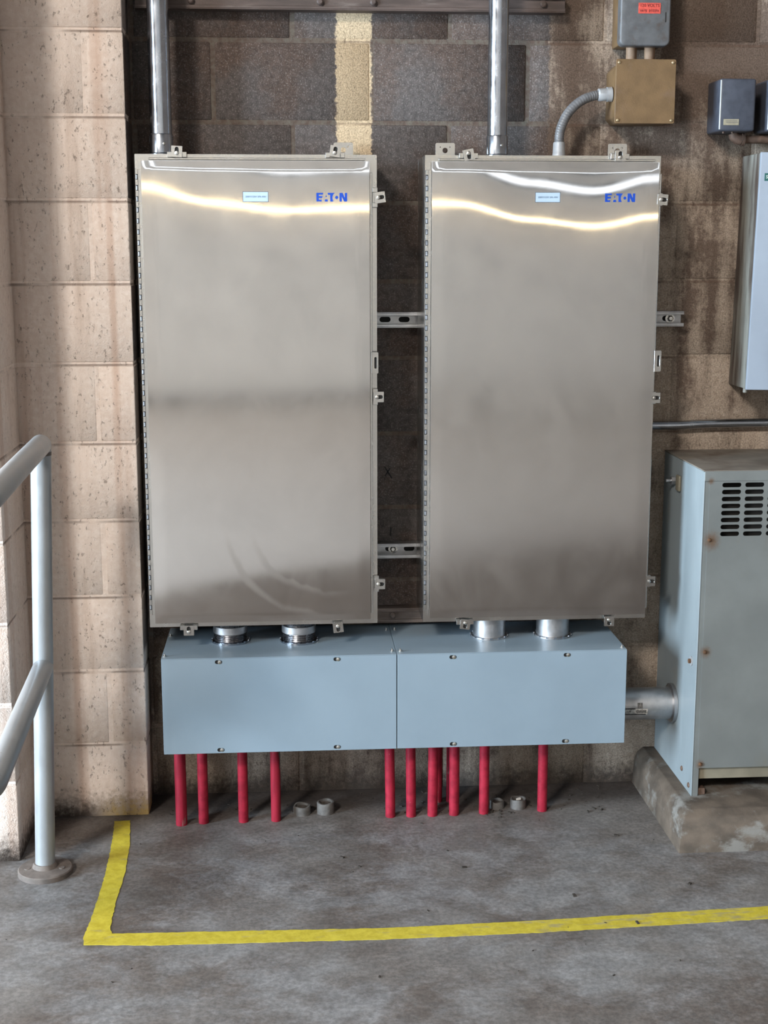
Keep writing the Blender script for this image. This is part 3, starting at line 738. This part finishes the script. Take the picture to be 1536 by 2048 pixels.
# ------------------------------------------------------------------ red conduits standing in the floor
ordn = ['first', 'second', 'third', 'fourth', 'fifth', 'sixth', 'seventh', 'eighth', 'ninth', 'tenth']
RC = [(-0.118, -0.212, 0.0152, 0.0), (-0.060, -0.204, 0.0135, 0), (0.046, -0.204, 0.0133, 0), (0.133, -0.203, 0.0133, 0), (0.441, -0.199, 0.0133, -0.003),
      (0.497, -0.200, 0.0133, -0.002), (0.555, -0.200, 0.0135, 0.002), (0.614, -0.198, 0.0137, 0), (0.696, -0.195, 0.0135, 0), (0.857, -0.189, 0.0133, 0)]
for i, (x, y, r, lean) in enumerate(RC):
    lab = '%s red conduit from the pilaster along the front row under the wireway' % ordn[i]
    if i == 3: lab = 'red conduit with a bare grey streak, fourth from the pilaster'
    o = tag(part('floor_conduit', MB().tube([(x, y, -0.02), (x, y, 0.01), (x+lean*0.5, y, 0.12), (x+lean, y+0.002, GZ0+0.002)], [r*1.01, r, r, r], 24), 'red_dirty' if i in (0, 3) else 'red', None, base=(x, y, 0)), lab, 'conduit', 'red conduits under the wireway')
    if i == 3:
        vs = []; fs = []
        for k in range(9):
            zz = 0.232-k*0.0105; wd = 0.75-0.065*k
            for j in range(4):
                a = 5.35+0.45-wd*0.5+wd*j/3+0.25*math.sin(k*1.3)*0.4
                vs.append((x+(r+0.0004)*math.cos(a), y+(r+0.0004)*math.sin(a), zz))
        for k in range(8):
            for j in range(3): q = k*4+j; fs.append((q, q+1, q+5, q+4))
        part('bare_streak', MB().add(vs, fs), 'stub', o, label='bare grey streak')
for x, lab in ((0.5785, 'dark red conduit standing behind the seventh front conduit'), (0.6165, 'dark red conduit standing behind the eighth front conduit')):
    tag(part('floor_conduit', MB().tube([(x, -0.105, -0.02), (x, -0.105, 0.01), (x, -0.105, GZ0+0.002)], 0.0133, 20), 'red_dirty', None, base=(x, -0.105, 0)), lab, 'conduit', 'red conduits under the wireway')
ST = [(0.203, -0.163, 0.0235, 0.024, 'cut-off pipe stub in the floor next to the streaked red conduit'), (0.267, -0.160, 0.0235, 0.031, 'cut-off pipe stub in the floor, clean round rim'),
      (0.737, -0.160, 0.0195, 0.020, 'dirt-filled pipe stub beside the ninth red conduit'), (0.795, -0.163, 0.0215, 0.026, 'pipe stub with a pale chip, beside the tenth red conduit')]
for x, y, r, h, lab in ST:
    t = thing('pipe_stub', lab, 'pipe stub', (x, y, 0), 'cut pipe stubs in the floor')
    ri = r*0.78
    mb = MB(); n = 28; vs = []; fs = []
    prof = [(r*1.02, -0.01), (r, h-0.003), (r-0.001, h), (ri, h), (ri, h-0.008)]
    for pr, pz in prof:
        for k in range(n):
            a = 2*PI*k/n; vs.append((x+pr*math.cos(a), y+pr*math.sin(a), pz+(0.0012*math.sin(3*a+x*40) if pz > 0.005 else 0)))
    for i in range(len(prof)-1):
        for k in range(n): fs.append((i*n+k, i*n+(k+1) % n, (i+1)*n+(k+1) % n, (i+1)*n+k))
    part('rim', mb.add(vs, fs), 'stub', t)
    part('fill', MB().tube([(x, y, 0.0), (x, y, h-0.007)], ri*1.01, 20), 'dirt', t)
    if r == 0.0215: part('pale_chip', MB().obox((x+0.002, y+0.004, h-0.004), (1, 0.2, 0.1), (0, 1, 0), (0, 0, 1), 0.007, 0.004, 0.0025), 'chip', t, 0.001)

# ------------------------------------------------------------------ transformer on its pad
px0, px1, py0 = 1.166, 2.10, -0.486
mb = MB()
def ringpts(x0, y0, z): return [(x0, 0.0, z), (x0, y0, z), (px1, y0, z), (px1, 0.0, z)]
lv = [(1.152, -0.487, -0.01), (1.158, -0.485, 0.072), (1.166, -0.476, 0.092), (1.182, -0.455, 0.105)]
vs = []; fs = []
for x0, y0, z in lv: vs += ringpts(x0, y0, z)
for i in range(len(lv)-1):
    for k in range(4): fs.append((i*4+k, i*4+(k+1) % 4, (i+1)*4+(k+1) % 4, (i+1)*4+k))
fs.append(tuple(range((len(lv)-1)*4, len(lv)*4))); fs.append((3, 2, 1, 0))
pad = tag(part('equipment_pad', mb.add(vs, fs), 'pad', None, 0.003, 2, base=(1.6, -0.24, 0)), 'rough raised concrete pad under the grey transformer', 'pad')
PZ = 0.105; TZ = 0.961; TY = -0.372; TX1 = 1.86
t = thing('transformer', 'old pale grey dry-type transformer cabinet with slotted vents on a pad', 'transformer', ((TX+TX1)/2, TY/2, PZ))
side = part('side_panel', MB().box(TX, TX+0.003, TY, -0.012, PZ, TZ-0.001), 'trans', t, 0.0008)
part('side_panel', MB().box(TX1-0.003, TX1, TY, -0.012, PZ, TZ-0.001), 'trans', t, 0.0008)
part('back_panel', MB().box(TX, TX1, -0.012, -0.009, PZ, TZ-0.001), 'trans', t)
part('top_cover', MB().box(TX-0.002, TX1+0.002, TY-0.002, -0.009, TZ, TZ+0.003), 'trans_top', t, 0.0008)
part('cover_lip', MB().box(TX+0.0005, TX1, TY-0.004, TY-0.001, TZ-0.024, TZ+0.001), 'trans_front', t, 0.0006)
hs = []
for c in range(10):
    for r in range(8):
        hs.append(slot(1.2835+0.0585*c, 0.9265-0.0178*r, 0.0246, 0.0058))
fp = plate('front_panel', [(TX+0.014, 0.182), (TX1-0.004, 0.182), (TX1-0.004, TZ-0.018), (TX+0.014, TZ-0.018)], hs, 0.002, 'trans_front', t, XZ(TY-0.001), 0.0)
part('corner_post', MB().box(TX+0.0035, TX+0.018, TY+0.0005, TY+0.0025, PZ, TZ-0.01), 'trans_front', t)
part('vent_shade', MB().box(TX+0.02, TX1-0.01, TY+0.05, TY+0.052, PZ+0.05, TZ-0.02), 'dark', t)  # added dark sheet that paints the shade seen through the vents
part('bottom_rail', MB().box(TX+0.020, TX1-0.004, TY+0.010, TY+0.016, 0.148, 0.180), 'trans_base', t, 0.001)
part('base_shade', MB().box(TX+0.006, TX1-0.006, -0.25, -0.245, PZ+0.001, 0.160), 'dark', t)  # dark sheet painted as the shade under the cabinet
for fx in (TX+0.018, TX1-0.05): part('foot', MB().box(fx, fx+0.022, TY+0.006, TY+0.03, PZ, PZ+0.018), 'rustpipe', t, 0.002)
for sx, sz, big in ((1.2315, 0.787, True), (1.2325, 0.495, True), (1.2335, 0.193, False)):
    s = part('screw', screw_mb((sx, TY-0.002, sz), (0, -1, 0), 0.0048, 0.005), 'rust', t)
bk = part('lug_bracket', MB().box(TX-0.008, TX-0.0005, -0.176, -0.146, 0.876, 0.918), 'trans_base', t, 0.003, 2)
part('bolt', MB().tube([(TX-0.0005, -0.118, 0.897), (TX-0.012, -0.118, 0.897)], 0.011, 6), 'galv_dull', bk)
part('bolt_shank', MB().tube([(TX-0.012, -0.118, 0.897), (TX-0.026, -0.118, 0.897)], 0.0048, 12), 'galv_dull', bk)
b2 = part('side_bolt', MB().tube([(TX-0.0003, -0.329, 0.458), (TX-0.0025, -0.329, 0.458)], 0.0125, 20), 'fitting', t)
part('bolt_head', MB().tube([(TX-0.0025, -0.329, 0.458), (TX-0.0085, -0.329, 0.458)], 0.0062, 6), 'rust', b2)
part('foot_bolt', screw_mb((TX, -0.285, 0.148), (-1, 0, 0), 0.007, 0.004), 'rustpipe', t)
part('foot_bolt', screw_mb((TX, -0.350, 0.127), (-1, 0, 0), 0.007, 0.004), 'rustpipe', t)

# ------------------------------------------------------------------ boxes on the stained wall
# mustard junction box
t = thing('junction_box', 'mustard-painted square junction box on the stained wall', 'junction box', (1.094, 0, 1.82))
part('box', MB().prism([(1.0215, 1.838), (1.036, 1.824), (1.166, 1.824), (1.166, 1.972), (1.036, 1.972), (1.0215, 1.955)], -0.126, -0.001), 'tanbox', t, 0.003, 2)
jc = part('cover', MB().prism(rrect(1.0165, 1.1705, 1.8195, 1.9765, 0.004), -0.1305, -0.1262), 'tanbox', t, 0.0008)
for a in (1.0245, 1.1625):
    for b in (1.8275, 1.9685): part('screw', screw_mb((a, -0.1303, b), (0, -1, 0), 0.0040, 0.0028), 'brassscrew', jc)
for x, jl in ((1.074, 'short tan-painted conduit above the junction box, on its flexible conduit side'), (1.1215, 'short tan-painted conduit under the fuse box, on its slot side')):
    tag(part('short_conduit', MB().tube([(x, -0.05, 1.9725), (x, -0.05, 1.985), (x, -0.05, 1.985), (x, -0.05, 2.030)], [0.0175, 0.0175, 0.0140, 0.0140], 18), 'tanpipe', None, base=(x, -0.05, 1.9725)), jl, 'conduit', 'short conduits between junction box and fuse box')
# weathered grey fuse box above it
t = thing('fuse_box', 'weathered grey fuse box with faded red label above junction box', 'fuse box', (1.095, 0, 2.012))
part('back_box', MB().box(1.0330, 1.150, -0.085, -0.001, 2.016, 2.37), 'tanbox', t, 0.004, 2)
fc = part('cover', MB().prism(rrect(1.0275, 1.1565, 2.0105, 2.375, 0.014, 5), -0.115, -0.080), 'greybox', t, 0.005, 3)
part('operating_slot', MB().box(1.1415, 1.1440, -0.1158, -0.1145, 2.068, 2.092), 'dark', fc)
lb = part('warning_label', MB().box(1.0725, 1.1290, -0.1160, -0.1148, 2.0885, 2.1140), 'redlabel', fc)
text('lettering', '120 VOLTS', 0.011, 'redink', fc, (1.1008, -0.1163, 2.1075), 0.048)
mb = MB(); rr = random.Random(5)     # second line is worn to unreadable strokes
for k in range(13):
    xa = 1.0770+0.0037*k
    if k not in (5,): mb.box(xa, xa+rr.uniform(0.0012, 0.0026), -0.1163, -0.1160, 2.0915+rr.uniform(0, 0.002), 2.0990-rr.uniform(0, 0.002))
part('worn_print', mb, 'redink', fc, smooth=False)
# slate control boxes at the edge
def slate(label, x0, x1, full):
    t = thing('control_box', label, 'control box', ((x0+x1)/2, 0, 1.804), 'slate control boxes')
    part('housing', MB().prism([(x0, 1.804), (x1, 1.804), (x1, 1.934), (x0, 1.934)], -0.110, -0.001), 'slate', t, 0.006, 3)
    part('pale_edge', MB().tube([(x0+0.0026, -0.1082, 1.808), (x0+0.0026, -0.1082, 1.930)], 0.0022, 8), 'slate_edge', t)  # pale strip along the left front edge
    if full:
        npl = part('nameplate', MB().box(1.3045, 1.3445, -0.1112, -0.1098, 1.8185, 1.8335), 'brass', t)
        for i, (a, b) in enumerate(((1.309, 1.341), (1.311, 1.343))):
            part('engraved_line', MB().box(a, b, -0.1116, -0.1110, 1.8285-0.004*i, 1.8296-0.004*i), 'plate_rim', npl)
    for q in (0.2, 0.45): part('drain_screw', MB().tube([(x0+(x1-x0)*q, -0.09, 1.804), (x0+(x1-x0)*q, -0.09, 1.7995)], 0.003, 10), 'rustpipe', t)
    return t
slate('slate grey control box with a small brass-coloured nameplate', 1.2930, 1.3870, True)
slate('slate grey control box without nameplate, next to its twin', 1.4200, 1.5140, False)
t = thing('drain_pipe', 'rusty brown pipe with an elbow under the slate boxes', 'pipe', (1.372, -0.045, 1.78))
part('elbow', MB().tube([(1.352, -0.045, 1.8035), (1.354, -0.045, 1.797), (1.362, -0.045, 1.790), (1.374, -0.045, 1.788)], [0.0125, 0.0135, 0.0145, 0.0145], 16), 'rustpipe', t)
part('collar', MB().tube([(1.374, -0.045, 1.788), (1.381, -0.045, 1.788)], 0.0165, 18), 'rustpipe', t)
part('pipe', MB().tube([(1.378, -0.045, 1.788), (1.60, -0.045, 1.789)], 0.0105, 14), 'rustpipe', t)
# pale breaker panel running out of the frame
t = thing('breaker_panel', 'pale grey breaker panel with green corner label and dirty side', 'breaker panel', (1.62, 0, 1.136))
part('back_box', MB().box(1.384, 1.86, -0.145, -0.001, 1.139, 1.744), 'panel_side', t, 0.003, 2)
tr = part('trim_cover', MB().box(1.3815, 1.8625, -0.157, -0.1455, 1.138, 1.745), 'panel', t, 0.0025, 2)
gl = part('maker_label', MB().box(1.3935, 1.448, -0.1580, -0.1568, 1.6735, 1.6925), 'green', tr)
text('lettering', 'SIEMENS', 0.012, 'cream', tr, (1.4207, -0.1583, 1.6830), 0.047)
part('hinge_pin', MB().tube([(1.384, -0.142, 1.141), (1.384, -0.142, 1.130)], 0.006, 12), 'panel_side', t)
t.rotation_euler = (0, math.radians(1.0), 0)

# ------------------------------------------------------------------ flexible conduit and wall pipe
t = thing('flexible_conduit', 'grey flexible conduit curving from enclosure top to junction box', 'flexible conduit', (0.881, -0.10, ZT))
ctrl = [(0.881, -0.10, 1.770), (0.882, -0.10, 1.795), (0.888, -0.099, 1.818), (0.900, -0.097, 1.842), (0.919, -0.094, 1.864), (0.943, -0.090, 1.881), (0.968, -0.085, 1.8905), (0.990, -0.081, 1.8945)]
def crom(P, n):
    P = [Vector(p) for p in P]; P = [P[0]*2-P[1]]+P+[P[-1]*2-P[-2]]; o = []
    for i in range(1, len(P)-2):
        for k in range(n):
            s = k/n; a, b, c, d = P[i-1:i+3]
            o.append(0.5*((2*b)+(c-a)*s+(2*a-5*b+4*c-d)*s*s+(3*b-a-3*c+d)*s**3))
    o.append(P[-2]); return o
pth = crom(ctrl, 12)
part('hose', MB().tube(pth, [0.0118+(0.0007 if i % 3 == 1 else 0) for i in range(len(pth))], 16), 'flex', t)
part('lower_fitting', MB().tube([(0.881, -0.10, ZT+0.0005), (0.881, -0.10, 1.746), (0.881, -0.10, 1.747), (0.881, -0.10, 1.772), (0.881, -0.10, 1.775)], [0.0165, 0.0165, 0.0158, 0.0150, 0.0135], 20), 'fitting', t)
part('upper_fitting', MB().tube([(0.982, -0.081, 1.894), (0.985, -0.081, 1.894), (1.006, -0.079, 1.8955), (1.0062, -0.079, 1.8955), (1.0185, -0.079, 1.896)], [0.0135, 0.0160, 0.0160, 0.0185, 0.0185], 20), 'fitting', t)
t = thing('wall_conduit', 'thin shiny conduit running level along the wall above the transformer', 'conduit', (1.2, -0.016, 1.03))
part('pipe', MB().tube(crom([(0.75, -0.016, 1.032), (1.16, -0.016, 1.0325), (1.22, -0.017, 1.0325), (1.26, -0.018, 1.0335), (1.30, -0.018, 1.0355), (1.36, -0.017, 1.0368), (1.60, -0.016, 1.0375), (2.6, -0.016, 1.0375)], 6), 0.0122, 18), 'galv', t)
part('pipe_strap', MB().box(1.905, 1.925, -0.031, -0.001, 1.021, 1.054), 'galv_dull', t, 0.002)

# ------------------------------------------------------------------ handrail
P0 = Vector((-0.431, -0.482, 0.0)); P1 = Vector((-0.394, -0.482, 1.060))
dr = Vector((0.051, -1.022, 0.009)).normalized()
t = thing('handrail', 'silver-painted pipe handrail on a round floor flange by the left wall', 'handrail', P0)
part('post', MB().tube([P0+Vector((0, 0, 0.012)), P0.lerp(P1, 0.5), P1+Vector((0, 0, 0.0))], 0.0238, 32), 'rail', t)
def rail_path(a, n=8):
    e = a+dr*0.75; pts = [a, a+dr*0.3, e]; R_ = 0.09; side = Vector((-1, 0, 0)); c = e+side*R_
    for k in range(1, n+1):
        q = PI/2*k/n; pts.append(c-side*R_*math.cos(q)+dr*R_*math.sin(q))
    pts.append(pts[-1]+side*1.1); return pts
tp = rail_path(P1)
part('top_rail', MB().tube([P1-dr*0.020, P1-dr*0.016, P1-dr*0.006]+tp, [0.010, 0.0185, 0.0236]+[0.0245]*len(tp), 32), 'rail', t)
Q1 = P0.lerp(P1, 0.5)+Vector((0.0, 0, -0.004)); mp = rail_path(Q1+dr*0.004)
part('mid_rail', MB().tube(mp, 0.0240, 32), 'rail', t)
E1 = tp[-1]; bs = Vector((E1.x+0.03, E1.y, 0)); part('post', MB().tube([Vector((bs.x, bs.y, 0.012)), Vector((bs.x, bs.y, E1.z))], 0.0238, 24), 'rail', t)
part('weld', MB().tube([P0.lerp(P1, 0.986), P0.lerp(P1, 0.978)], 0.0243, 28), 'rail_base', t)
for base in (P0, Vector((bs.x, bs.y, 0))):
    fg = part('floor_flange', MB().tube([base+Vector((0, 0, 0)), base+Vector((0, 0, 0.0115)), base+Vector((0, 0, 0.0140)), base+Vector((0, 0, 0.0175)), base+Vector((0, 0, 0.028))], [0.066, 0.066, 0.0635, 0.031, 0.0268], 48), 'rail_base', t)
    for a in (-0.35, PI+0.35, PI/2):
        c = base+Vector((0.044*math.cos(a), 0.030*math.sin(a) if a != PI/2 else 0.044, 0.0145))
        s = part('screw', MB().tube([c, c+Vector((0, 0, 0.0035))], 0.0075, 14), 'rail_base', fg)

# ------------------------------------------------------------------ small marks and litter
t = thing('marker_marks', 'black marker cross and dash on the bare block between enclosures', 'marking', (0.448, -0.001, 0.72))
def stroke(a, b, w):
    a = Vector((a[0], 0, a[1])); b = Vector((b[0], 0, b[1])); d = (b-a); L = d.length; d.normalize(); n = Vector((d.z, 0, -d.x))
    c = (a+b)/2+Vector((0, -0.0012, 0)); return MB().obox(c, d, n, (0, 1, 0), L/2, w/2, 0.0006)
part('stroke', stroke((0.440, 0.925), (0.460, 0.893), 0.004), 'marker', t)
part('stroke', stroke((0.455, 0.921), (0.441, 0.899), 0.003), 'marker', t)
part('stroke', stroke((0.457, 0.757), (0.456, 0.733), 0.004), 'marker', t)
mb = MB(); rr = random.Random(11)
def fleck(x, y, s):
    a = rr.uniform(0, PI); d = Vector((math.cos(a), math.sin(a), rr.uniform(-.15, .15))); n = Vector((-d.y, d.x, 0))
    mb.obox((x, y, s*0.28+0.0004), d, n, d.cross(n), s, s*rr.uniform(.25, .6), s*0.25)
for i in range(90): fleck(rr.uniform(0.42, 1.05), rr.uniform(-0.19, -0.03), rr.uniform(0.0015, 0.005))
for i in range(30): fleck(rr.uniform(-0.2, 0.42), rr.uniform(-0.16, -0.03), rr.uniform(0.001, 0.004))
for i in range(14): fleck(rr.uniform(0.70, 0.78), rr.uniform(-0.24, -0.18), rr.uniform(0.002, 0.005))
for i in range(34): fleck(rr.uniform(-0.5, 1.6), rr.uniform(-1.1, -0.25), rr.uniform(0.001, 0.0038))
for x, y in ((0.955, -0.845), (0.84, -0.70), (1.13, -0.66), (1.02, -0.37), (0.30, -0.45), (0.60, -0.53), (0.98, -0.21), (1.0, -0.19), (1.02, -0.2)): fleck(x, y, 0.006)
lt = part('floor_litter', mb, 'debris', None, smooth=False); lt['kind'] = 'stuff'
tag(lt, 'dark flecks of dead leaf and grit scattered on the concrete', 'litter')
